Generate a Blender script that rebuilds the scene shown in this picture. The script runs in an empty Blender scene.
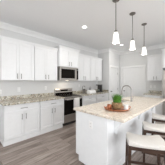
import bpy, bmesh, math, random
from mathutils import Vector, Matrix
random.seed(4)
C = bpy.context.scene
PI = math.pi

# ------------------------------------------------------------------ camera, world, light, exposure
cd = bpy.data.cameras.new('camera'); cam = bpy.data.objects.new('camera', cd)
C.collection.objects.link(cam)
cam.location = (0, 0, 1.398)
cam.rotation_euler = (PI/2, 0, math.radians(45.05))
cd.sensor_width = 36; cd.lens = 36*118.25/165
cd.shift_y = -1.21/165
cd.clip_start = 0.05
C.camera = cam

w = bpy.data.worlds.new('world'); C.world = w; w.use_nodes = True
bg = w.node_tree.nodes['Background']
bg.inputs[0].default_value = (0.95, 0.97, 1.0, 1); bg.inputs[1].default_value = 2.9

def area(name, loc, rot, sx, sy, power, col=(1, 1, 1)):
    l = bpy.data.lights.new(name, 'AREA'); l.shape = 'RECTANGLE'; l.size = sx; l.size_y = sy
    l.energy = power; l.color = col
    o = bpy.data.objects.new(name, l); C.collection.objects.link(o)
    o.location = loc; o.rotation_euler = rot
    return o
# unseen fill lights added at the made-up openings to brighten the room
area('added_fill_light', (0.3, -3.05, 1.2), (PI/2, 0, 0), 3.8, 1.7, 28, (0.97, 0.985, 1.0))
area('added_fill_light', (3.05, 1.75, 1.1), (PI/2, 0, PI/2), 5.0, 1.5, 52, (0.97, 0.985, 1.0))

vs = C.view_settings
C.display_settings.display_device = 'sRGB'
vs.view_transform = 'Standard'; vs.look = 'None'; vs.gamma = 1; vs.use_curve_mapping = False
vs.exposure = 0.23

# ------------------------------------------------------------------ materials
def mat(name, col=(.8, .8, .8), rough=.5, metal=0, emit=0, ecol=(1, 1, 1), spec=.5):
    m = bpy.data.materials.new(name); m.use_nodes = True
    b = m.node_tree.nodes['Principled BSDF']
    b.inputs['Base Color'].default_value = (*col, 1)
    b.inputs['Roughness'].default_value = rough
    b.inputs['Metallic'].default_value = metal
    b.inputs['Specular IOR Level'].default_value = spec
    if emit:
        b.inputs['Emission Color'].default_value = (*ecol, 1)
        b.inputs['Emission Strength'].default_value = emit
    return m
def nz(m, scale=8, lo=(.7, .7, .7), hi=(.8, .8, .8), stretch=(1, 1, 1), detail=3, bump=0, p0=.35, p1=.65):
    """noise-mixed base colour on object coordinates"""
    nt = m.node_tree; N = nt.nodes; L = nt.links; b = N['Principled BSDF']
    tc = N.new('ShaderNodeTexCoord'); mp = N.new('ShaderNodeMapping'); mp.inputs['Scale'].default_value = stretch
    n = N.new('ShaderNodeTexNoise'); n.inputs['Scale'].default_value = scale; n.inputs['Detail'].default_value = detail
    r = N.new('ShaderNodeValToRGB'); e = r.color_ramp.elements
    e[0].position = p0; e[0].color = (*lo, 1); e[1].position = p1; e[1].color = (*hi, 1)
    L.new(tc.outputs['Object'], mp.inputs[0]); L.new(mp.outputs[0], n.inputs['Vector'])
    L.new(n.outputs['Fac'], r.inputs[0]); L.new(r.outputs[0], b.inputs['Base Color'])
    if bump:
        bp = N.new('ShaderNodeBump'); bp.inputs['Strength'].default_value = bump; bp.inputs['Distance'].default_value = .004
        L.new(n.outputs['Fac'], bp.inputs['Height']); L.new(bp.outputs[0], b.inputs['Normal'])
    return m

M = {}
M['wall'] = nz(mat('wall_paint', rough=.85, spec=.2), 60, (.68, .68, .67), (.70, .70, .69))
M['ceil'] = nz(mat('ceiling_paint', rough=.9, spec=.1), 90, (.90, .91, .915), (.92, .93, .935), bump=.15)
M['trim'] = nz(mat('trim_paint', rough=.45), 20, (.80, .80, .79), (.82, .82, .81))
M['cab'] = nz(mat('cabinet_paint', rough=.38), 15, (.77, .775, .775), (.79, .795, .795))
M['isl'] = nz(mat('island_paint', rough=.4), 15, (.80, .815, .825), (.82, .835, .845))
M['steel'] = nz(mat('brushed_steel', rough=.32, metal=.9), 30, (.40, .375, .35), (.52, .49, .46), (1, 1, 12))
M['nickel'] = mat('satin_nickel', (.25, .235, .22), .38, .8)
M['chrome'] = mat('faucet_metal', (.30, .285, .27), .3, .85)
M['satin'] = mat('satin_sink_steel', (.72, .70, .67), .5, .5)
M['black'] = mat('black_glass', (.010, .008, .007), .25, spec=.04)
M['cavity'] = mat('dark_plastic', (.03, .028, .027), .4)
M['walnut'] = nz(mat('walnut_wood', rough=.45), 6, (.030, .014, .009), (.060, .030, .018), (1, 1, 8))
M['fabric'] = nz(mat('cream_upholstery', rough=.9, spec=.15), 40, (.66, .635, .60), (.69, .665, .63), bump=.3)
M['towel'] = nz(mat('white_towel', rough=.95, spec=.1), 120, (.80, .78, .76), (.88, .86, .84), bump=.4)
M['shade'] = mat('frosted_glass', (.95, .93, .9), .4, emit=.75, ecol=(1, .95, .86))
M['lamp'] = mat('lamp_disc', (1, 1, 1), .5, emit=6, ecol=(1, .97, .92))
M['white'] = mat('white_ceramic', (.85, .85, .84), .25)
M['plate'] = mat('outlet_plastic', (.86, .86, .85), .4)
M['slot'] = mat('outlet_slot', (.25, .25, .25), .5)
M['copper'] = mat('copper', (.45, .17, .09), .3, .8)
M['traywood'] = nz(mat('acacia_wood', rough=.4), 10, (.26, .085, .035), (.50, .21, .10), (1, 5, 1))
M['grass'] = nz(mat('grass_blade', rough=.6), 30, (.03, .12, .01), (.12, .33, .025))
M['soil'] = mat('soil', (.05, .035, .02), .9)
M['glasspane'] = mat('added_window_glass', (1, 1, 1), .02)
b = M['glasspane'].node_tree.nodes['Principled BSDF']; b.inputs['Transmission Weight'].default_value = 1; b.inputs['IOR'].default_value = 1.05
M['display'] = mat('lit_display', (.02, .02, .02), .2, emit=.5, ecol=(.5, .8, 1))
M['underlight'] = mat('cooktop_lamp', (1, 1, 1), .5, emit=4, ecol=(1, .85, .65))
M['smoke'] = mat('grey_glass', (.22, .24, .22), .1)

def woven():
    m = mat('woven_rush', rough=.85); nt = m.node_tree; N = nt.nodes; L = nt.links; b = N['Principled BSDF']
    tc = N.new('ShaderNodeTexCoord'); wv = N.new('ShaderNodeTexWave'); wv.bands_direction = 'Z'; wv.inputs['Scale'].default_value = 18
    wv.inputs['Distortion'].default_value = 6; wv.inputs['Detail Scale'].default_value = 4
    r = N.new('ShaderNodeValToRGB'); e = r.color_ramp.elements
    e[0].color = (.09, .045, .02, 1); e[1].color = (.42, .27, .13, 1)
    L.new(tc.outputs['Object'], wv.inputs[0]); L.new(wv.outputs['Fac'], r.inputs[0]); L.new(r.outputs[0], b.inputs['Base Color'])
    bp = N.new('ShaderNodeBump'); bp.inputs['Strength'].default_value = .6; bp.inputs['Distance'].default_value = .004
    L.new(wv.outputs['Fac'], bp.inputs['Height']); L.new(bp.outputs[0], b.inputs['Normal'])
    return m
M['woven'] = woven()

def granite(name, base, mid, dark, amount):
    m = mat(name, rough=.22); nt = m.node_tree; N = nt.nodes; L = nt.links; b = N['Principled BSDF']
    tc = N.new('ShaderNodeTexCoord')
    n1 = N.new('ShaderNodeTexNoise'); n1.inputs['Scale'].default_value = 20; n1.inputs['Detail'].default_value = 6; n1.inputs['Roughness'].default_value = .75
    r1 = N.new('ShaderNodeValToRGB'); e = r1.color_ramp.elements
    e[0].position = .44; e[0].color = (*mid, 1); e[1].position = .56; e[1].color = (*base, 1)
    n2 = N.new('ShaderNodeTexNoise'); n2.inputs['Scale'].default_value = 28; n2.inputs['Detail'].default_value = 4; n2.inputs['Roughness'].default_value = .7
    r2 = N.new('ShaderNodeValToRGB'); e = r2.color_ramp.elements
    e[0].position = .52; e[0].color = (0, 0, 0, 1); e[1].position = .60; e[1].color = (amount,)*3 + (1,)
    v = N.new('ShaderNodeTexVoronoi'); v.inputs['Scale'].default_value = 70
    r3 = N.new('ShaderNodeValToRGB'); e = r3.color_ramp.elements
    e[0].position = .05; e[0].color = (.75, .75, .75, 1); e[1].position = .5; e[1].color = (1.05, 1.05, 1.05, 1)
    mx = N.new('ShaderNodeMix'); mx.data_type = 'RGBA'; mx.inputs['B'].default_value = (*dark, 1)
    mu = N.new('ShaderNodeMix'); mu.data_type = 'RGBA'; mu.blend_type = 'MULTIPLY'; mu.inputs['Factor'].default_value = .6
    for t in (n1, n2, v): L.new(tc.outputs['Object'], t.inputs['Vector'])
    L.new(n1.outputs['Fac'], r1.inputs[0]); L.new(n2.outputs['Fac'], r2.inputs[0]); L.new(v.outputs['Distance'], r3.inputs[0])
    L.new(r2.outputs[0], mx.inputs['Factor']); L.new(r1.outputs[0], mx.inputs['A'])
    L.new(mx.outputs['Result'], mu.inputs['A']); L.new(r3.outputs[0], mu.inputs['B'])
    L.new(mu.outputs['Result'], b.inputs['Base Color'])
    return m
M['granite'] = granite('speckled_granite', (.70, .675, .585), (.38, .32, .23), (.08, .08, .08), .9)
M['granite_isl'] = granite('pale_granite', (.78, .71, .62), (.71, .62, .51), (.20, .19, .18), .42)

def planks():
    m = mat('plank_floor', rough=.42, spec=.35); nt = m.node_tree; N = nt.nodes; L = nt.links; b = N['Principled BSDF']
    tc = N.new('ShaderNodeTexCoord'); mp = N.new('ShaderNodeMapping'); mp.inputs['Rotation'].default_value = (0, 0, PI/2)
    br = N.new('ShaderNodeTexBrick'); br.offset = .37; br.inputs['Scale'].default_value = 1
    br.inputs['Brick Width'].default_value = 1.22; br.inputs['Row Height'].default_value = .155
    br.inputs['Mortar Size'].default_value = .0025; br.inputs['Mortar Smooth'].default_value = .2
    br.inputs['Color1'].default_value = (.205, .165, .145, 1); br.inputs['Color2'].default_value = (.40, .345, .31, 1)
    br.inputs['Mortar'].default_value = (.13, .10, .085, 1)
    mp2 = N.new('ShaderNodeMapping'); mp2.inputs['Scale'].default_value = (9, .8, 1)
    n = N.new('ShaderNodeTexNoise'); n.inputs['Scale'].default_value = 3.0; n.inputs['Detail'].default_value = 6; n.inputs['Roughness'].default_value = .65
    r = N.new('ShaderNodeValToRGB'); e = r.color_ramp.elements
    e[0].position = .3; e[0].color = (.50, .46, .44, 1); e[1].position = .7; e[1].color = (1.3, 1.3, 1.3, 1)
    mu = N.new('ShaderNodeMix'); mu.data_type = 'RGBA'; mu.blend_type = 'MULTIPLY'; mu.inputs['Factor'].default_value = 1
    L.new(tc.outputs['Object'], mp.inputs[0]); L.new(mp.outputs[0], br.inputs['Vector'])
    L.new(tc.outputs['Object'], mp2.inputs[0]); L.new(mp2.outputs[0], n.inputs['Vector'])
    L.new(n.outputs['Fac'], r.inputs[0]); L.new(br.outputs['Color'], mu.inputs['A']); L.new(r.outputs[0], mu.inputs['B'])
    L.new(mu.outputs['Result'], b.inputs['Base Color'])
    return m
M['floor'] = planks()

# ------------------------------------------------------------------ mesh helpers
class MB:
    def __init__(s): s.b = bmesh.new()
    def box(s, x0, x1, y0, y1, z0, z1):
        v = [s.b.verts.new(p) for p in ((x0,y0,z0),(x1,y0,z0),(x1,y1,z0),(x0,y1,z0),(x0,y0,z1),(x1,y0,z1),(x1,y1,z1),(x0,y1,z1))]
        for f in ((0,3,2,1),(4,5,6,7),(0,1,5,4),(1,2,6,5),(2,3,7,6),(3,0,4,7)): s.b.faces.new([v[i] for i in f])
        return s
    def prism(s, pts, h0, h1, axis='z'):
        """polygon extruded along an axis; pts are the two other coordinates in order"""
        def mk(p, h): return {'z': (p[0], p[1], h), 'x': (h, p[0], p[1]), 'y': (p[0], h, p[1])}[axis]
        a = [s.b.verts.new(mk(p, h0)) for p in pts]; c = [s.b.verts.new(mk(p, h1)) for p in pts]
        n = len(pts); s.b.faces.new(a[::-1]); s.b.faces.new(c)
        for i in range(n): s.b.faces.new((a[i], a[(i+1) % n], c[(i+1) % n], c[i]))
        return s
    def tube(s, pts, r, n=10, cap=True):
        pts = [Vector(p) for p in pts]; rs = r if isinstance(r, (list, tuple)) else [r]*len(pts)
        rings = []; up = None
        for i, p in enumerate(pts):
            t = (pts[min(i+1, len(pts)-1)] - pts[max(i-1, 0)]).normalized()
            if up is None:
                up = Vector((0, 0, 1)) if abs(t.z) < .9 else Vector((1, 0, 0))
            a = t.cross(up).normalized(); up = a.cross(t).normalized()
            rings.append([s.b.verts.new(p + rs[i]*(math.cos(2*PI*k/n)*a + math.sin(2*PI*k/n)*up)) for k in range(n)])
        for i in range(len(rings)-1):
            for k in range(n): s.b.faces.new((rings[i][k], rings[i][(k+1) % n], rings[i+1][(k+1) % n], rings[i+1][k]))
        if cap: s.b.faces.new(rings[0][::-1]); s.b.faces.new(rings[-1])
        return s
    def lathe(s, prof, c=(0, 0, 0), n=24, sx=1, sy=1):
        rings = []
        for r, z in prof:
            if r < 1e-5: rings.append([s.b.verts.new((c[0], c[1], c[2]+z))])
            else: rings.append([s.b.verts.new((c[0]+sx*r*math.cos(2*PI*k/n), c[1]+sy*r*math.sin(2*PI*k/n), c[2]+z)) for k in range(n)])
        for a, d in zip(rings, rings[1:]):
            for k in range(n):
                k2 = (k+1) % n
                if len(a) == 1 and len(d) == 1: continue
                if len(a) == 1: s.b.faces.new((a[0], d[k], d[k2]))
                elif len(d) == 1: s.b.faces.new((a[k], a[k2], d[0]))
                else: s.b.faces.new((a[k], a[k2], d[k2], d[k]))
        return s
    def sweep(s, path, prof):
        """path: 2D points; prof: (outward, z), outward = to the right of the path's direction; mitred"""
        P = [Vector(p) for p in path]; rings = []
        for i, p in enumerate(P):
            ds = []
            if i > 0: ds.append((P[i]-P[i-1]).normalized())
            if i < len(P)-1: ds.append((P[i+1]-P[i]).normalized())
            ns = [Vector((d.y, -d.x)) for d in ds]
            m = ns[0] if len(ns) == 1 else (ns[0]+ns[1])/(1+ns[0].dot(ns[1]))
            rings.append([s.b.verts.new((p.x+m.x*o, p.y+m.y*o, z)) for o, z in prof])
        n = len(prof)
        for a, c in zip(rings, rings[1:]):
            for k in range(n): s.b.faces.new((a[k], a[(k+1) % n], c[(k+1) % n], c[k]))
        s.b.faces.new(rings[0]); s.b.faces.new(rings[-1][::-1])
        return s
    def build(s, name, m, parent=None, bevel=0, smooth=False, sub=0):
        bmesh.ops.recalc_face_normals(s.b, faces=s.b.faces)
        me = bpy.data.meshes.new(name); s.b.to_mesh(me); s.b.free()
        if smooth:
            for p in me.polygons: p.use_smooth = True
            me.set_sharp_from_angle(angle=math.radians(40))
        me.materials.append(m)
        o = bpy.data.objects.new(name, me); C.collection.objects.link(o)
        if parent: o.parent = parent
        if bevel:
            md = o.modifiers.new('bevel', 'BEVEL'); md.width = bevel; md.segments = 2; md.limit_method = 'ANGLE'
        if sub:
            md = o.modifiers.new('sub', 'SUBSURF'); md.levels = sub; md.render_levels = sub
        return o
def thing(name, label, cat, loc=(0, 0, 0), rz=0, group=None):
    o = bpy.data.objects.new(name, None); C.collection.objects.link(o); o.empty_display_size = .1
    o.location = loc; o.rotation_euler = (0, 0, rz); o['label'] = label; o['category'] = cat
    if group: o['group'] = group
    return o
def tag(o, label, cat, group=None):
    o['label'] = label; o['category'] = cat
    if group: o['group'] = group
    return o
def struct(o): o['kind'] = 'structure'; return o
def copy_tree(o, parent=None):
    c = o.copy(); C.collection.objects.link(c); c.parent = parent
    for ch in list(o.children): copy_tree(ch, c)
    return c

# ------------------------------------------------------------------ the room
XW, H = -3.56, 2.87           # left wall plane, ceiling
YB, XB, YR = 4.60, -2.92, 5.60   # pantry front, pantry side, rear wall
XR, YK = 3.2, -3.2
struct(MB().box(XW-.1, XR+.1, YK-.1, YR+.1, -.08, 0).build('floor', M['floor']))
struct(MB().box(XW-.1, XR+.1, YK-.1, YR+.1, H, H+.08).build('ceiling', M['ceil']))
struct(MB().box(XW-.1, XW, YK, YR+.1, 0, H).build('wall_left', M['wall']))
# pantry closet walls with a doorway in the side that faces the kitchen
PD0, PD1, DH = 4.705, 5.39, 2.04
struct(MB().box(XW, XB-.1, YB, YB+.1, 0, H).build('wall_pantry_front', M['wall']))
struct(MB().box(XB-.1, XB, YB, PD0, 0, H).box(XB-.1, XB, PD1, YR, 0, H).box(XB-.1, XB, PD0, PD1, DH, H).build('wall_pantry_side', M['wall']))
RD0, RD1 = -2.76, -1.79
struct(MB().box(XW, RD0, YR, YR+.12, 0, H).box(RD1, XR+.1, YR, YR+.12, 0, H).box(RD0, RD1, YR, YR+.12, DH, H).build('wall_rear', M['wall']))
# walls behind and beside the camera, with glazed openings added to let light in
struct(MB().box(XW, -1.65, YK-.1, YK, 0, H).box(2.25, XR+.1, YK-.1, YK, 0, H).box(-1.65, 2.25, YK-.1, YK, 0, .3).box(-1.65, 2.25, YK-.1, YK, 2.6, H).build('wall_back', M['wall']))
struct(MB().box(XR, XR+.1, YK, -1.1, 0, H).box(XR, XR+.1, 4.3, YR, 0, H).box(XR, XR+.1, -1.1, 4.3, 0, .3).box(XR, XR+.1, -1.1, 4.3, 2.6, H).build('wall_right', M['wall']))
def added_win(name, a0, a1, back):  # out-of-view window, added as a plausible light source
    f = MB()
    def bx(p, q, z0, z1):
        if back: f.box(p, q, YK-.07, YK-.03, z0, z1)
        else: f.box(XR+.03, XR+.07, p, q, z0, z1)
    n = 3; st = (a1-a0)/n
    for i in range(n+1):
        p = a0+i*st; bx(max(a0, p-.03), min(a1, p+.03), .3, 2.6)
    bx(a0, a1, .3, .36); bx(a0, a1, 2.54, 2.6); bx(a0, a1, 1.42, 1.46)
    o = struct(f.build(name, M['trim']))
    g = MB()
    if back: g.box(a0, a1, YK-.053, YK-.047, .33, 2.57)
    else: g.box(XR+.047, XR+.053, a0, a1, .33, 2.57)
    g.build('added_window_pane', M['glasspane'], o)
added_win('added_window_1', -1.65, 2.25, True); added_win('added_window_2', -1.1, 4.3, False)

# crown moulding (mitred) and baseboards
cp = [(0, H-.135), (.012, H-.135), (.018, H-.105), (.05, H-.06), (.078, H-.03), (.085, H-.012), (.085, H-.001), (0, H-.001)]
path = [(XW+.001, YK), (XW+.001, YB-.001), (XB+.001, YB-.001), (XB+.001, YR-.001), (XR-.001, YR-.001)]
struct(MB().sweep(path, cp).build('trim_1', M['trim']))
bp = [(0, .001), (.014, .001), (.014, .10), (.006, .12), (0, .12)]
struct(MB().sweep([(XW+.001, YK), (XW+.001, .585)], bp).build('baseboard_left', M['trim']))
struct(MB().sweep([(XB+.001, YR-.13), (XB+.001, YR-.001), (RD0-.1, YR-.001)], bp).build('baseboard_pantry', M['trim']))
struct(MB().sweep([(.02, YR-.001), (XR-.001, YR-.001)], bp).build('baseboard_rear', M['trim']))

def panel_door(name, width, loc, rz, knob_left, hinges):
    """door in a cased opening; local x across, front = -y, origin on the wall face at the opening's left foot"""
    d = bpy.data.objects.new(name, None); C.collection.objects.link(d); d.location = loc; d.rotation_euler = (0, 0, rz); struct(d)
    a = MB(); st = .115; y0, y1 = .018, .052; z0, z1 = .01, DH-.006
    x0, x1 = .006, width-.006
    a.box(x0, x0+st, y0, y1, z0, z1).box(x1-st, x1, y0, y1, z0, z1)
    for p, q in ((z0, .22), (.92, 1.07), (z1-.13, z1)): a.box(x0+st, x1-st, y0, y1, p, q)
    for p, q in ((.22, .92), (1.07, z1-.13)):
        a.box(x0+st, x1-st, y0+.012, y1-.004, p, q)
        a.box(x0+st+.035, x1-st-.035, y0+.004, y0+.014, p+.035, q-.035)
    a.build('door_slab', M['trim'], d, bevel=.003)
    c = MB(); k = .085
    c.box(-k, -.003, -.018, -.001, 0, DH+k).box(width+.003, width+k, -.018, -.001, 0, DH+k).box(-.003, width+.003, -.018, -.001, DH+.003, DH+k)
    c.build('casing', M['trim'], d, bevel=.004)
    kx = .075 if knob_left else width-.075
    MB().tube([(kx, .018, .93), (kx, .011, .93)], .032, 16).tube([(kx, .012, .93), (kx, -.02, .93)], .011, 10).tube([(kx, -.018, .93), (kx, -.03, .93), (kx, -.045, .93), (kx, -.052, .93)], [.016, .028, .026, .012], 16).build('door_knob', M['nickel'], d, smooth=True)
    if hinges:
        hx = width-.004 if knob_left else .004
        for z in (.28, 1.02, 1.78): MB().tube([(hx, .008, z-.045), (hx, .008, z+.045)], .008, 8).build('hinge', M['nickel'], d)
    return d
panel_door('door_1', PD1-PD0, (XB, PD0, 0), PI/2, True, True)
panel_door('door_2', RD1-RD0, (RD0, YR, 0), 0, True, False)

# ------------------------------------------------------------------ cabinets
def shaker(mb, x0, x1, z0, z1, y=-.02, st=.055):
    """door or drawer front, front face at local y, back at y+.02"""
    if z1-z0 < .18: st = .035
    mb.box(x0, x0+st, y, y+.019, z0, z1).box(x1-st, x1, y, y+.019, z0, z1)
    mb.box(x0+st, x1-st, y, y+.019, z0, z0+st).box(x0+st, x1-st, y, y+.019, z1-st, z1)
    mb.box(x0+st, x1-st, y+.0125, y+.0185, z0+st, z1-st)
    return mb
def pull(parent, x, z, vertical, y=-.02, L=.13):
    h = MB(); o = y-.028; k = L/2
    if vertical:
        h.tube([(x, o, z-k), (x, o, z+k)], .0065, 10)
        for s in (-1, 1): h.tube([(x, y, z+s*k*.7), (x, o, z+s*k*.7)], .005, 8)
    else:
        h.tube([(x-k, o, z), (x+k, o, z)], .0065, 10)
        for s in (-1, 1): h.tube([(x+s*k*.7, y, z), (x+s*k*.7, o, z)], .005, 8)
    return h.build('handle', M['nickel'], parent, smooth=True)
g = .0045
def base_cabinet(label, loc, rz, W, depth, drawers=False, endl=False, toe=.0, cut=0, group=None):
    t = thing('base_cabinet', label, 'cabinet', loc, rz, group)
    MB().box(0, W, 0, depth, .10, .872).box(0.02, W-.02, .06, depth, 0.001, .10).build('body', M['cab'], t, bevel=.002)
    MB().box(-.012 if endl else 0, W-cut, -.017 + toe, toe, .001, .098).build('toe_board', M['cab'], t, bevel=.003)
    if endl: MB().box(-.012, -.001, .001, depth, .001, .098).build('toe_return', M['cab'], t)
    if drawers:
        zs = [(.125, .375), (.385, .655), (.665, .855)]
        for z0, z1 in zs:
            d = shaker(MB(), .012, W-.012, z0, z1).build('drawer', M['cab'], t, bevel=.0015)
            pull(d, W/2, (z0+z1)/2, False, L=.16)
    else:
        d = shaker(MB(), .012, W-.012, .69, .855).build('drawer', M['cab'], t, bevel=.0015)
        pull(d, W/2, .775, False, L=.16)
        for s in (0, 1):
            x0, x1 = (.012, W/2-g) if s == 0 else (W/2+g, W-.012)
            d = shaker(MB(), x0, x1, .125, .675).build('door', M['cab'], t, bevel=.0015)
            pull(d, x1-.04 if s == 0 else x0+.04, .575, True)
    return t
def wall_cabinet(label, loc, rz, W, depth, z0, z1, crown=.06, wrap=(0, 0), group=None, ph=.08):
    t = thing('wall_cabinet', label, 'cabinet', (loc[0], loc[1], z0), rz, group)
    h = z1-z0
    MB().box(0, W, 0, depth, 0, h).build('body', M['cab'], t, bevel=.002)
    for s in (0, 1):
        x0, x1 = (.008, W/2-g/2) if s == 0 else (W/2+g/2, W-.008)
        d = shaker(MB(), x0, x1, .008, h-.012).build('door', M['cab'], t, bevel=.0015)
        pull(d, x1-.045 if s == 0 else x0+.045, .03+.075, True, L=.13)
    cpf = [(0, h-.012), (.004, h-.012), (.012, h+.01), (.03, h+crown-.015), (.034, h+crown), (0, h+crown)]
    pts = []
    if wrap[0]: pts.append((-.0, wrap[0]))
    pts += [(0, -.021), (W, -.021)]
    if wrap[1]: pts.append((W, wrap[1]))
    MB().sweep(pts, cpf).build('crown_moulding', M['cab'], t)
    return t
R90 = PI/2
XF = -2.983     # base carcass front; door faces 20 mm in front
base_cabinet('white two-door base cabinet with wide drawer at the far left end of the counter', (XF, .60, 0), R90, .795, .565, endl=True)
base_cabinet('white two-door base cabinet with wide drawer immediately left of the range', (XF, 1.40, 0), R90, .77, .565, cut=.06)
base_cabinet('white three-drawer base cabinet immediately right of the range', (XF, 2.955, 0), R90, .80, .565, drawers=True)
base_cabinet('white three-drawer base cabinet against the pantry wall under the coffee maker', (XF, 3.76, 0), R90, .835, .565, drawers=True)
XU = -3.249
wall_cabinet('white two-door wall cabinet at the far left end of the upper row', (XU, .592, 0), R90, .766, .305, 1.42, 2.375, wrap=(.2, 0))
wall_cabinet('white two-door wall cabinet just left of the microwave', (XU, 1.362, 0), R90, .738, .305, 1.42, 2.375)
wall_cabinet('short deeper white wall cabinet raised above the microwave', (-3.14, 2.105, 0), R90, .83, .415, 1.872, 2.455, wrap=(.3, .3))
wall_cabinet('white two-door wall cabinet just right of the microwave', (XU, 2.94, 0), R90, .772, .305, 1.42, 2.375)
wall_cabinet('white two-door wall cabinet beside the pantry corner above the coffee maker', (XU, 3.716, 0), R90, .772, .305, 1.42, 2.375, wrap=(0, .2))
wall_cabinet('small white two-door wall cabinet between the rear door and the refrigerator', (-1.54, YR-.33, 0), 0, .56, .325, 1.42, 2.375, wrap=(.3, 0))
base_cabinet('white base cabinet on the rear wall between the rear door and the refrigerator', (-1.585, YR-.60, 0), 0, .61, .595)
wall_cabinet('deep white cabinet over the refrigerator', (-.952, 4.94, 0), 0, .93, .655, 1.86, 2.46, wrap=(.34, 0))

# countertops with raised splash strips
def counter(label, x0, x1, y0, y1, splash, m='granite'):
    t = thing('countertop', label, 'countertop', (x0, y0, .875))
    MB().box(0, x1-x0, 0, y1-y0, 0, .038).build('slab', M[m], t, bevel=.006)
    s = MB()
    for a in splash: s.box(a[0]-x0, a[1]-x0, a[2]-y0, a[3]-y0, .0385, .14)
    s.build('backsplash', M[m], t, bevel=.004)
    return t
counter('speckled beige granite countertop left of the range with low backsplash', XW+.002, -2.93, .575, 2.168, [(XW+.002, XW+.022, .575, 2.168)])
counter('speckled beige granite countertop right of the range ending at the pantry', XW+.002, -2.93, 2.952, YB-.002, [(XW+.002, XW+.022, 2.952, YB-.002), (XW+.024, -2.935, YB-.022, YB-.002)])
counter('speckled granite countertop on the small rear cabinet beside the refrigerator', -1.605, -.972, YR-.645, YR-.002, [(-1.585, -.972, YR-.022, YR-.002)])

# refrigerator and its end panel
tag(MB().box(-.968, -.954, 4.93, YR-.003, .001, 2.455).build('refrigerator_end_panel', M['cab']), 'tall white panel standing beside the refrigerator', 'panel')
fr = thing('refrigerator', 'stainless steel refrigerator at the right edge beside the small rear cabinet', 'refrigerator', (-.945, 4.87, 0))
MB().box(0, .91, .07, .715, .02, 1.78).build('body', M['cavity'], fr, bevel=.004)
for x0, x1, z0, z1, n in ((.0, .452, .66, 1.78, 'door'), (.458, .91, .66, 1.78, 'door'), (0, .91, .05, .65, 'freezer_drawer')):
    d = MB().box(x0, x1, 0, .065, z0, z1).build(n, M['steel'], fr, bevel=.008)
    if n == 'door':
        hx = x1-.05 if x0 == 0 else x0+.05
        MB().tube([(hx, 0, .8), (hx, -.045, .82), (hx, -.045, 1.6), (hx, 0, 1.62)], .01, 8).build('handle', M['steel'], d, smooth=True)
    else:
        MB().tube([(.1, 0, .58), (.12, -.045, .58), (.79, -.045, .58), (.81, 0, .58)], .01, 8).build('handle', M['steel'], d, smooth=True)

# ------------------------------------------------------------------ range
rg = thing('range', 'stainless steel range with black glass cooktop and dark oven door', 'stove', (-2.975, 2.176, 0), R90)
W = .768
MB().box(0, W, .03, .575, .10, .905).box(.03, W-.03, .06, .55, .001, .10).build('body', M['cavity'], rg, bevel=.002)
MB().box(0, W, 0, .52, .906, .918).build('cooktop', M['black'], rg, bevel=.003)
MB().box(0, W, -.008, .029, .872, .904).build('front_rail', M['steel'], rg, bevel=.004)
od = MB().box(.0, W, -.012, .028, .335, .862).build('oven_door', M['black'], rg, bevel=.006)
for z0, z1 in ((.82, .862), (.335, .35)): MB().box(.0, W, -.018, -.0125, z0, z1).build('door_trim', M['steel'], od, bevel=.002)
MB().tube([(.05, -.065, .825), (W-.05, -.065, .825)], .012, 12).tube([(.07, -.065, .825), (.07, -.015, .825)], .009, 8).tube([(W-.07, -.065, .825), (W-.07, -.015, .825)], .009, 8).build('handle', M['steel'], od, smooth=True)
MB().box(0, W, -.01, .028, .10, .325).build('storage_drawer', M['steel'], rg, bevel=.005)
bg_ = MB().prism([(.523, .918), (.575, .918), (.575, 1.135), (.545, 1.135), (.532, 1.11)], 0, W, 'x').build('control_panel', M['steel'], rg, bevel=.004)
MB().box(.22, .55, .5275, .535, 1.035, 1.10).build('display', M['black'], bg_)
MB().box(.004, W-.004, .519, .5228, .919, 1.0).build('lower_panel', M['black'], bg_)
for x in (.07, .16, .60, .69):
    MB().tube([(x, .528, 1.06), (x, .502, 1.06)], [.021, .018], 14).build('knob', M['cavity'], bg_, smooth=True)
for x, y, r in ((.2, .14, .1), (.56, .14, .08), (.2, .38, .075), (.56, .38, .1)):
    bn = MB()
    n = 28
    for rr in (r,):
        a = [bn.b.verts.new((x+rr*math.cos(2*PI*k/n), y+rr*math.sin(2*PI*k/n), .9184)) for k in range(n)]
        c = [bn.b.verts.new((x+(rr-.006)*math.cos(2*PI*k/n), y+(rr-.006)*math.sin(2*PI*k/n), .9184)) for k in range(n)]
        for k in range(n): bn.b.faces.new((a[k], a[(k+1) % n], c[(k+1) % n], c[k]))
    bn.build('burner_ring', M['smoke'], rg)
# towel over the oven handle
tw = MB(); X0, X1 = .345, .565; ny = 14
def towel_surf(off):
    rows = []
    prof = [(-.049, .52), (-.047, .60), (-.047, .70), (-.046, .79), (-.0475, .825), (-.055, .842), (-.065, .846), (-.076, .842), (-.083, .825), (-.086, .78), (-.088, .68), (-.089, .58), (-.090, .46)]
    out = []
    for i, (y, z) in enumerate(prof):
        ly = -.065
        k = Vector((y-ly, z-.825 if z > .82 else 0)); k = k.normalized() if k.length > 0 else Vector((0, 0))
        out.append([(X0+(X1-X0)*j/ny, y+k.x*off + (.003*math.sin(j*1.4) if i > 8 else 0), z+k.y*off) for j in range(ny+1)])
    return out
A = [[tw.b.verts.new(p) for p in r] for r in towel_surf(.0)]; B = [[tw.b.verts.new(p) for p in r] for r in towel_surf(.005)]
for i in range(len(A)-1):
    for j in range(ny):
        tw.b.faces.new((A[i][j], A[i][j+1], A[i+1][j+1], A[i+1][j])); tw.b.faces.new((B[i][j], B[i+1][j], B[i+1][j+1], B[i][j+1]))
    for j in (0, ny): tw.b.faces.new((A[i][j], A[i+1][j], B[i+1][j], B[i][j]))
for i in (0, len(A)-1):
    for j in range(ny): tw.b.faces.new((A[i][j], B[i][j], B[i][j+1], A[i][j+1]))
tb = tw.build('dish_towel', M['towel'], smooth=True); tb.location = rg.location; tb.rotation_euler = (0, 0, R90)
tag(tb, 'white dish towel hanging over the oven door handle', 'towel')

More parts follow.
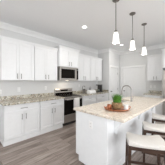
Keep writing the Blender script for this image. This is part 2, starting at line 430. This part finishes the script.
# ------------------------------------------------------------------ microwave
mw = thing('microwave', 'stainless steel over-the-range microwave with dark glass door', 'microwave', (-3.145, 2.135, 1.425), R90)
W = .765; hh = .44
MB().box(0, W, 0, .405, 0, hh).build('body', M['steel'], mw, bevel=.003)
d = MB().box(.0, .68, -.026, -.001, .035, hh-.035).build('door', M['steel'], mw, bevel=.004)
MB().box(.03, .60, -.029, -.0265, .07, hh-.065).build('door_glass', M['black'], d)
MB().tube([(.642, -.027, .06), (.642, -.06, .075), (.642, -.06, hh-.075), (.642, -.027, hh-.06)], .010, 10).build('handle', M['steel'], d, smooth=True)
c = MB().box(.685, W, -.026, -.001, .035, hh-.035).build('control_panel', M['black'], mw, bevel=.004)
MB().box(.70, .75, -.0275, -.0263, hh-.10, hh-.06).build('display', M['smoke'], c)
MB().box(0, W, -.022, -.001, hh-.031, hh).build('vent_grille', M['steel'], mw, bevel=.002)
MB().box(0, W, -.022, -.001, 0, .031).build('bottom_rail', M['steel'], mw, bevel=.002)
MB().box(.33, .43, .10, .16, -.004, -.0005).build('cooktop_light', M['underlight'], mw)
sl = bpy.data.lights.new('cooktop_bulb', 'AREA'); sl.size = .2; sl.energy = 1.3; sl.color = (1, .86, .68)
so = bpy.data.objects.new('cooktop_bulb', sl); C.collection.objects.link(so); so.parent = mw; so.location = (.38, .13, -.012)

# ------------------------------------------------------------------ island
IX0, IX1, IY0, IY1 = -1.605, -.94, 1.432, 3.93
isl = thing('island_cabinet', 'long white kitchen island cabinet under the pale granite top', 'island', (0, 0, 0))
# end panel with toe notch towards the cooking side
ep = [(IX0, .10), (IX0+.075, .10), (IX0+.075, .001), (IX1, .001), (IX1, .874), (IX0, .874)]
MB().prism(ep, IY0, IY0+.02, 'y').build('end_panel', M['isl'], isl, bevel=.002)
MB().prism(ep, IY1-.02, IY1, 'y').build('end_panel', M['isl'], isl, bevel=.002)
MB().box(IX0+.09, IX1-.02, IY0+.021, IY1-.021, .001, .10).box(IX0+.02, IX1-.02, IY0+.021, 2.40, .1005, .873).box(IX0+.02, IX1-.02, 3.24, IY1-.021, .1005, .873).box(IX0+.02, IX1-.02, 2.40, 3.24, .1005, .62).build('body', M['isl'], isl)
MB().box(IX1-.019, IX1, IY0+.021, IY1-.021, .001, .873).build('back_panel', M['isl'], isl, bevel=.002)
bb = [(0, .001), (.012, .001), (.012, .085), (.004, .10), (0, .10)]
MB().sweep([(IX1+.0005, IY0), (IX1+.0005, IY1)], bb).build('base_trim', M['isl'], isl)
n = 4; st = (IY1-IY0-.04)/n
for i in range(n):
    a, b2 = IY0+.02+i*st+.004, IY0+.02+(i+1)*st-.004
    # doors face the range (-X)
    dm = MB(); z0, z1 = .125, .675
    def fr_(z0, z1, s=.055):
        dm.box(IX0, IX0+.019, a, a+s, z0, z1).box(IX0, IX0+.019, b2-s, b2, z0, z1).box(IX0, IX0+.019, a+s, b2-s, z0, z0+s).box(IX0, IX0+.019, a+s, b2-s, z1-s, z1).box(IX0+.009, IX0+.018, a+s, b2-s, z0+s, z1-s)
    fr_(z0, z1); d = dm.build('door', M['isl'], isl)
    MB().tube([(IX0-.028, b2-.05, .50), (IX0-.028, b2-.05, .63)], .0065, 8).tube([(IX0, b2-.05, .52), (IX0-.028, b2-.05, .52)], .005, 8).tube([(IX0, b2-.05, .61), (IX0-.028, b2-.05, .61)], .005, 8).build('handle', M['nickel'], d)
    dm = MB(); fr_(.69, .855, .035); d = dm.build('drawer', M['isl'], isl)
    ym = (a+b2)/2
    MB().tube([(IX0-.028, ym-.07, .775), (IX0-.028, ym+.07, .775)], .0065, 8).tube([(IX0, ym-.05, .775), (IX0-.028, ym-.05, .775)], .005, 8).tube([(IX0, ym+.05, .775), (IX0-.028, ym+.05, .775)], .005, 8).build('handle', M['nickel'], d)
for y in (1.66, 2.62, 3.55):   # brackets carrying the overhang
    x = IX1
    pts = [(x+.0005, .60), (x+.035, .60), (x+.045, .66), (x+.075, .73), (x+.125, .79), (x+.19, .825), (x+.20, .83), (x+.20, .873), (x+.0005, .873)]
    MB().prism(pts, y-.03, y+.03, 'y').build('bracket', M['isl'], isl, bevel=.003)

it = thing('island_countertop', 'pale beige granite slab on the kitchen island with seating overhang', 'countertop', (0, 0, .875))
SX0, SX1, SY0, SY1 = -1.52, -1.26, 2.52, 3.08
x0, x1, y0, y1 = -1.645, -.677, 1.403, 3.96
m_ = MB()
vo = {}
def V(x, y, z):
    k = (round(x, 4), round(y, 4), round(z, 4))
    if k not in vo: vo[k] = m_.b.verts.new(k)
    return vo[k]
xs = [x0, SX0, SX1, x1]; ys = [y0, SY0, SY1, y1]
for z in (0, .038):
    for i in range(3):
        for j in range(3):
            if i == 1 and j == 1: continue
            m_.b.faces.new((V(xs[i], ys[j], z), V(xs[i+1], ys[j], z), V(xs[i+1], ys[j+1], z), V(xs[i], ys[j+1], z)))
for i in range(3):
    for yy in (y0, y1): m_.b.faces.new((V(xs[i], yy, 0), V(xs[i+1], yy, 0), V(xs[i+1], yy, .038), V(xs[i], yy, .038)))
    for xx in (x0, x1): m_.b.faces.new((V(xx, ys[i], 0), V(xx, ys[i+1], 0), V(xx, ys[i+1], .038), V(xx, ys[i], .038)))
for yy in (SY0, SY1): m_.b.faces.new((V(SX0, yy, 0), V(SX1, yy, 0), V(SX1, yy, .038), V(SX0, yy, .038)))
for xx in (SX0, SX1): m_.b.faces.new((V(xx, SY0, 0), V(xx, SY1, 0), V(xx, SY1, .038), V(xx, SY0, .038)))
m_.build('slab', M['granite_isl'], it, bevel=.006)
sk = MB(); a = .012
sk.box(SX0-a, SX1+a, SY0-a, SY1+a, .72, .732).box(SX0-a, SX0, SY0-a, SY1+a, .732, .874).box(SX1, SX1+a, SY0-a, SY1+a, .732, .874).box(SX0, SX1, SY0-a, SY0, .732, .874).box(SX0, SX1, SY1, SY1+a, .732, .874)
sk = sk.build('sink', M['satin']); tag(sk, 'undermount steel sink basin set into the island below the faucet', 'sink')
MB().lathe([(0, .733), (.035, .733), (.04, .7365), (.0, .7365)], ((SX0+SX1)/2, (SY0+SY1)/2, 0), 20).build('drain', M['chrome'], sk)

def outlet(label, loc, rz, group=None):
    t = thing('wall_outlet', label, 'outlet', loc, rz, group)
    MB().box(-.036, .036, -.006, -.0008, -.058, .058).build('cover_plate', M['plate'], t, bevel=.002)
    for s in (-1, 1):
        o = MB().box(-.016, .016, -.0078, -.0062, s*.024-.014, s*.024+.014).build('socket', M['white'], t, bevel=.001)
        MB().box(-.008, -.005, -.0084, -.0079, s*.024-.006, s*.024+.006).box(.005, .008, -.0084, -.0079, s*.024-.006, s*.024+.006).build('slot', M['slot'], o)
    return t
outlet('white outlet plate on the end panel of the island', (-1.245, IY0, .70), 0)

# ------------------------------------------------------------------ stools
def make_stool():
    t = thing('bar_stool', '', 'stool')
    w, dp = .225, .155
    # saddle cushion
    b = MB(); nx, ny = 14, 8
    def top(u, v):
        e = (1-abs(u)**5)*(1-abs(v)**5)
        return .592 + (.026 + .05*u*u)*max(e, 0)**.5
    T = {}; 
    for i in range(nx+1):
        for j in range(ny+1):
            u, v = 2*i/nx-1, 2*j/ny-1
            T[i, j] = b.b.verts.new((w*u*(1-.05*v**4), dp*v*(1-.08*u**4), top(u, v)))
    for i in range(nx):
        for j in range(ny): b.b.faces.new((T[i, j], T[i+1, j], T[i+1, j+1], T[i, j+1]))
    rim = [(i, 0) for i in range(nx+1)] + [(nx, j) for j in range(1, ny+1)] + [(i, ny) for i in range(nx-1, -1, -1)] + [(0, j) for j in range(ny-1, 0, -1)]
    mid = [b.b.verts.new((T[k].co.x*1.03, T[k].co.y*1.04, .597)) for k in rim]
    for k in rim: T[k].co.z = .606 + .035*(T[k].co.x/w)**2; T[k].co.x *= .985; T[k].co.y *= .98
    low = [b.b.verts.new((T[k].co.x, T[k].co.y, .5715)) for k in rim]; n = len(rim)
    for k in range(n):
        k2 = (k+1) % n
        b.b.faces.new((T[rim[k]], T[rim[k2]], mid[k2], mid[k])); b.b.faces.new((mid[k], mid[k2], low[k2], low[k]))
    b.b.faces.new(low)
    b.build('seat_cushion', M['fabric'], t, smooth=True)
    # apron
    MB().box(-w+.005, w-.005, -dp+.005, -dp+.03, .523, .571).box(-w+.005, w-.005, dp-.03, dp-.005, .523, .571).box(-w+.005, -w+.03, -dp+.03, dp-.03, .523, .571).box(w-.03, w-.005, -dp+.03, dp-.03, .523, .571).build('apron', M['walnut'], t, bevel=.002)
    for sx in (-1, 1):
        for sy in (-1, 1):
            l = MB(); q = []
            for z, ox, oy, hw in ((.5695, w-.023, dp-.023, .021), (.0, w-.002, dp-.002, .015)):
                cx, cy = sx*ox, sy*oy
                q.append([l.b.verts.new((cx+a*hw, cy+c*hw, z)) for a, c in ((-1,-1),(1,-1),(1,1),(-1,1))])
            for k in range(4): l.b.faces.new((q[0][k], q[0][(k+1) % 4], q[1][(k+1) % 4], q[1][k]))
            l.b.faces.new(q[0]); l.b.faces.new(q[1][::-1])
            l.build('leg', M['walnut'], t, bevel=.002)
    for s in (-1, 1):
        MB().box(-w+.024, w-.024, s*(dp-.008)-.009, s*(dp-.008)+.009, .17, .205).build('stretcher', M['walnut'], t, bevel=.002)
        MB().box(s*(w-.013)-.009, s*(w-.013)+.009, -dp+.027, dp-.027, .25, .285).build('stretcher', M['walnut'], t, bevel=.002)
    return t
stool = make_stool()
specs = [((-.655, 1.475), 30, 'cream saddle-seat stool with dark wood legs nearest the camera'),
         ((-.69, 2.16), 22, 'middle of the three cream saddle-seat stools at the island overhang'),
         ((-.765, 2.93), 15, 'cream saddle-seat stool farthest from the camera by the island end')]
for i, ((px, py), ang, lab) in enumerate(specs):
    o = stool if i == 0 else copy_tree(stool)
    a = math.radians(ang)
    o.location = (px+.225*math.cos(a)-.155*math.sin(a), py+.225*math.sin(a)+.155*math.cos(a), 0)
    o.rotation_euler = (0, 0, a); o['label'] = lab; o['group'] = 'saddle stools along the island'

# ------------------------------------------------------------------ faucet
zt = .913
fa = thing('faucet', 'tall brushed metal gooseneck faucet on the island beside the sink', 'faucet', (-1.18, 2.84, zt+.0005))
MB().lathe([(0, 0), (.028, 0), (.028, .008), (.02, .02), (.018, .06), (.018, .09), (.012, .10), (0, .10)], n=20).build('base', M['chrome'], fa, smooth=True)
pts = [(0, 0, .09), (0, 0, .26)] + [(-.12+.12*math.cos(t), 0, .26+.12*math.sin(t)) for t in [PI*k/12 for k in range(1, 12)]] + [(-.24, 0, .26), (-.245, 0, .22)]
MB().tube(pts, .0135, 12).build('spout', M['chrome'], fa, smooth=True)
MB().tube([(-.245, 0, .225), (-.248, 0, .19), (-.25, 0, .14)], [.014, .017, .019], 14).build('spray_head', M['chrome'], fa, smooth=True)
MB().tube([(0, .018, .06), (0, .045, .065), (.015, .085, .10)], [.009, .008, .006], 10).build('lever', M['chrome'], fa, smooth=True)

# ------------------------------------------------------------------ tray with plant and mugs
TX, TY = -1.015, 1.845
tr = thing('serving_tray', 'long reddish wood serving tray under the potted grass on the island', 'tray', (TX, TY, zt+.0005), math.radians(42))
tp = [(0, .004), (.15, .0), (.17, .006), (.185, .028), (.178, .030), (.162, .012), (0, .012)]
MB().lathe([(0, 0), (.175, 0), (.20, .008), (.215, .030), (.208, .032), (.188, .012), (0, .010)], n=36, sx=1, sy=.80).build('tray_body', M['traywood'], tr, smooth=True)
for s in (-1, 1):
    MB().tube([(s*.203, -.04, .03), (s*.215, -.035, .055), (s*.222, 0, .06), (s*.215, .035, .055), (s*.203, .04, .03)], .006, 8).build('handle', M['copper'], tr, smooth=True)
pl = thing('potted_grass', 'bright green potted grass in a woven rush basket on the wood tray', 'plant', (TX, TY, zt+.0145))
MB().lathe([(0, 0), (.060, 0), (.086, .025), (.094, .06), (.086, .10), (.074, .115), (.068, .115), (.074, .10), (.0, .097)], n=28).build('basket', M['woven'], pl, smooth=True)
MB().lathe([(0, .098), (.067, .098), (.066, .105), (0, .109)], n=20).build('soil', M['soil'], pl)
gr = MB()
for k in range(620):
    a = random.uniform(0, 2*PI); r = .066*math.sqrt(random.random())
    h = random.uniform(.10, .17); ln = random.uniform(.12, .62)*(r/.066)*h; ww = random.uniform(.0018, .0032)
    bx, by = r*math.cos(a), r*math.sin(a); da = a+random.uniform(-.5, .5); dx, dy = math.cos(da), math.sin(da)
    nx_, ny_ = -dy*ww, dx*ww; prev = None
    for q in (0, .4, .75, 1):
        o = ln*q*q; z = .103+h*q*(1-.12*q*ln/h); f_ = (1-q*.9)
        cur = (gr.b.verts.new((bx+dx*o-nx_*f_, by+dy*o-ny_*f_, z)), gr.b.verts.new((bx+dx*o+nx_*f_, by+dy*o+ny_*f_, z)))
        if prev: gr.b.faces.new((prev[0], prev[1], cur[1], cur[0]))
        prev = cur
gr.build('grass_blades', M['grass'], pl)
def mug(label, loc, m, inner, rz, r=.036, h=.075, cat='mug'):
    t = thing('mug', label, cat, loc, rz)
    MB().lathe([(0, 0), (r*.85, 0), (r, .008), (r, h), (r-.003, h), (r-.004, .006), (0, .005)], n=24).build('cup', M[m], t, smooth=True)
    MB().tube([(r-.001, 0, h*.8), (r+.02, 0, h*.78), (r+.027, 0, h*.5), (r+.018, 0, h*.25), (r-.001, 0, h*.2)], .004, 8).build('handle', M[inner], t, smooth=True)
    return t
ca, sa = math.cos(math.radians(42)), math.sin(math.radians(42))
def ontray(u, v): return (TX+u*ca-v*sa, TY+u*sa+v*ca, zt+.0145)
mug('copper mug on the left end of the wood tray', ontray(-.137, -.055), 'copper', 'copper', math.radians(300), r=.037, h=.085)
mug('white mug on the right end of the wood tray', ontray(.137, -.055), 'white', 'chrome', math.radians(120), r=.036, h=.085)

# ------------------------------------------------------------------ things on the counter right of the range
cm = thing('coffee_maker', 'dark coffee maker near the pantry end of the counter', 'coffee maker', (-3.24, 4.30, zt+.0005), R90)
MB().box(-.10, .10, -.11, .11, 0, .03).build('base', M['cavity'], cm, bevel=.006)
MB().box(.01, .10, -.10, .11, .03, .30).build('tower', M['cavity'], cm, bevel=.012)
MB().box(-.11, .10, -.11, .11, .30, .335).build('brew_head', M['cavity'], cm, bevel=.01)
cf = MB().lathe([(0, 0), (.035, 0), (.045, .03), (.04, .08), (.028, .11), (0, .11)], (-.05, 0, .031), 20).build('carafe', M['smoke'], cm, smooth=True)
MB().tube([(-.09, 0, .12), (-.12, 0, .12), (-.125, 0, .07), (-.095, 0, .05)], .006, 8).build('handle', M['cavity'], cf, smooth=True)
bn = thing('bread_bin', 'low white box in front of the coffee maker on the counter', 'box', (-3.10, 3.60, zt+.0005), R90)
MB().prism([(-.09, 0), (.09, 0), (.09, .13), (.05, .15), (-.06, .12), (-.09, .06)], -.19, .19, 'x').build('body', M['white'], bn, bevel=.012, smooth=False)
MB().box(-.03, .03, -.10, -.0905, .05, .062).build('handle', M['white'], bn, bevel=.003)
kt = thing('kettle', 'small black kettle behind the low white box', 'kettle', (-3.37, 3.82, zt+.0005), R90)
MB().lathe([(0, 0), (.06, 0), (.075, .03), (.07, .10), (.045, .15), (.03, .16), (.01, .165), (.01, .185), (0, .188)], n=22).build('body', M['cavity'], kt, smooth=True)
MB().tube([(.05, 0, .13), (.06, 0, .21), (0, 0, .25), (-.06, 0, .21), (-.05, 0, .13)], .007, 8).build('handle', M['cavity'], kt, smooth=True)
MB().tube([(-.06, 0, .06), (-.10, 0, .10), (-.115, 0, .14)], [.014, .010, .008], 10).build('spout', M['cavity'], kt, smooth=True)
hs = thing('hook_stand', 'grey metal hook stand on the counter just right of the range', 'stand', (-3.30, 3.36, zt+.0005), R90)
MB().lathe([(0, 0), (.075, 0), (.075, .01), (.06, .016), (0, .016)], n=24).build('base', M['nickel'], hs, smooth=True)
MB().tube([(-.06, 0, .014), (-.065, 0, .12), (-.06, 0, .24), (-.04, 0, .285), (.02, 0, .30), (.065, 0, .285), (.075, 0, .24)], .012, 10).build('hook', M['nickel'], hs, smooth=True)
cj = thing('canister', 'short grey glass canister beside the hook stand', 'canister', (-3.42, 3.52, zt+.0005))
MB().lathe([(0, 0), (.045, 0), (.047, .01), (.047, .14), (0, .14)], n=20).build('jar', M['nickel'], cj, smooth=True)
MB().lathe([(0, .1405), (.049, .1405), (.049, .16), (.012, .165), (.012, .18), (0, .182)], n=20).build('lid', M['cavity'], cj, smooth=True)

# ------------------------------------------------------------------ wall outlets
outlet('white wall outlet above the left counter under the leftmost wall cabinet', (XW, 1.065, 1.17), R90)
outlet('white wall outlet at the left edge of the photo above the counter end', (XW, .63, 1.13), R90)
outlet('white wall outlet left of the range above the counter', (XW, 1.865, 1.18), R90)
outlet('white wall outlet just right of the range above the counter', (XW, 3.36, 1.21), R90)
outlet('left of the two wall outlets on the small rear backsplash wall', (-1.50, YR, 1.17), 0)
outlet('right of the two wall outlets on the small rear backsplash wall', (-1.36, YR, 1.17), 0)

# ------------------------------------------------------------------ pendants and ceiling lights
def make_pendant():
    t = thing('pendant_light', '', 'pendant light')
    MB().lathe([(0, 0), (.062, 0), (.062, -.012), (.045, -.024), (.012, -.028), (.012, -.045), (0, -.045)], n=24).build('canopy', M['nickel'], t, smooth=True)
    MB().tube([(0, 0, -.04), (0, 0, -.56)], .0075, 8).build('rod', M['nickel'], t)
    MB().lathe([(0, -.55), (.018, -.55), (.026, -.56), (.03, -.595), (0, -.595)], n=20).build('socket_cap', M['nickel'], t, smooth=True)
    MB().lathe([(.028, -.592), (.034, -.594), (.038, -.605), (.060, -.775), (.056, -.777), (.034, -.608), (.028, -.600)], n=28).build('shade', M['shade'], t, smooth=True)
    l = bpy.data.lights.new('bulb', 'POINT'); l.energy = 5; l.color = (1, .93, .82); l.shadow_soft_size = .03
    o = bpy.data.objects.new('bulb', l); C.collection.objects.link(o); o.parent = t; o.location = (0, 0, -.72)
    return t
pend = make_pendant()
for i, (x, y, lab) in enumerate(((-1.085, 1.935, 'nearest frosted pendant light over the island, hanging over the potted grass'),
                                 (-1.05, 2.58, 'middle frosted pendant light of the row over the island'),
                                 (-1.033, 3.27, 'farthest frosted pendant light over the island, by the rear cabinets'))):
    o = pend if i == 0 else copy_tree(pend)
    o.location = (x, y, H-.001); o['label'] = lab; o['group'] = 'pendant lights over the island'
def make_can():
    t = thing('recessed_light', '', 'ceiling light')
    MB().lathe([(.062, -.001), (.085, -.001), (.085, -.006), (.062, -.004)], n=28).build('trim_ring', M['trim'], t, smooth=True)
    MB().lathe([(0, -.0015), (.061, -.0015), (.061, -.003), (0, -.003)], n=28).build('lens', M['lamp'], t)
    l = bpy.data.lights.new('downlight', 'AREA'); l.shape = 'DISK'; l.size = .12; l.energy = 7; l.color = (1, .965, .92)
    o = bpy.data.objects.new('downlight', l); C.collection.objects.link(o); o.parent = t; o.location = (0, 0, -.012)
    return t
can = make_can()
for i, (x, y, lab) in enumerate(((-2.229, 2.302, 'round recessed ceiling light above the aisle near the range'),
                                 (-2.275, 4.505, 'round recessed ceiling light near the pantry corner'),
                                 (-1.75, .0, 'added unseen recessed ceiling light over the aisle by the end of the left counter'),  # from here on: out-of-view lamps added to lift the room light
                                 (.45, .10, 'added unseen recessed ceiling light over the room behind the nearest stool'),
                                 (.45, 2.30, 'added unseen recessed ceiling light beside the row of pendants on the seating side'),
                                 (.45, 4.50, 'added unseen recessed ceiling light in front of the refrigerator'))):
    o = can if i == 0 else copy_tree(can)
    o.location = (x, y, H-.0005); o['label'] = lab; o['group'] = 'recessed ceiling lights'
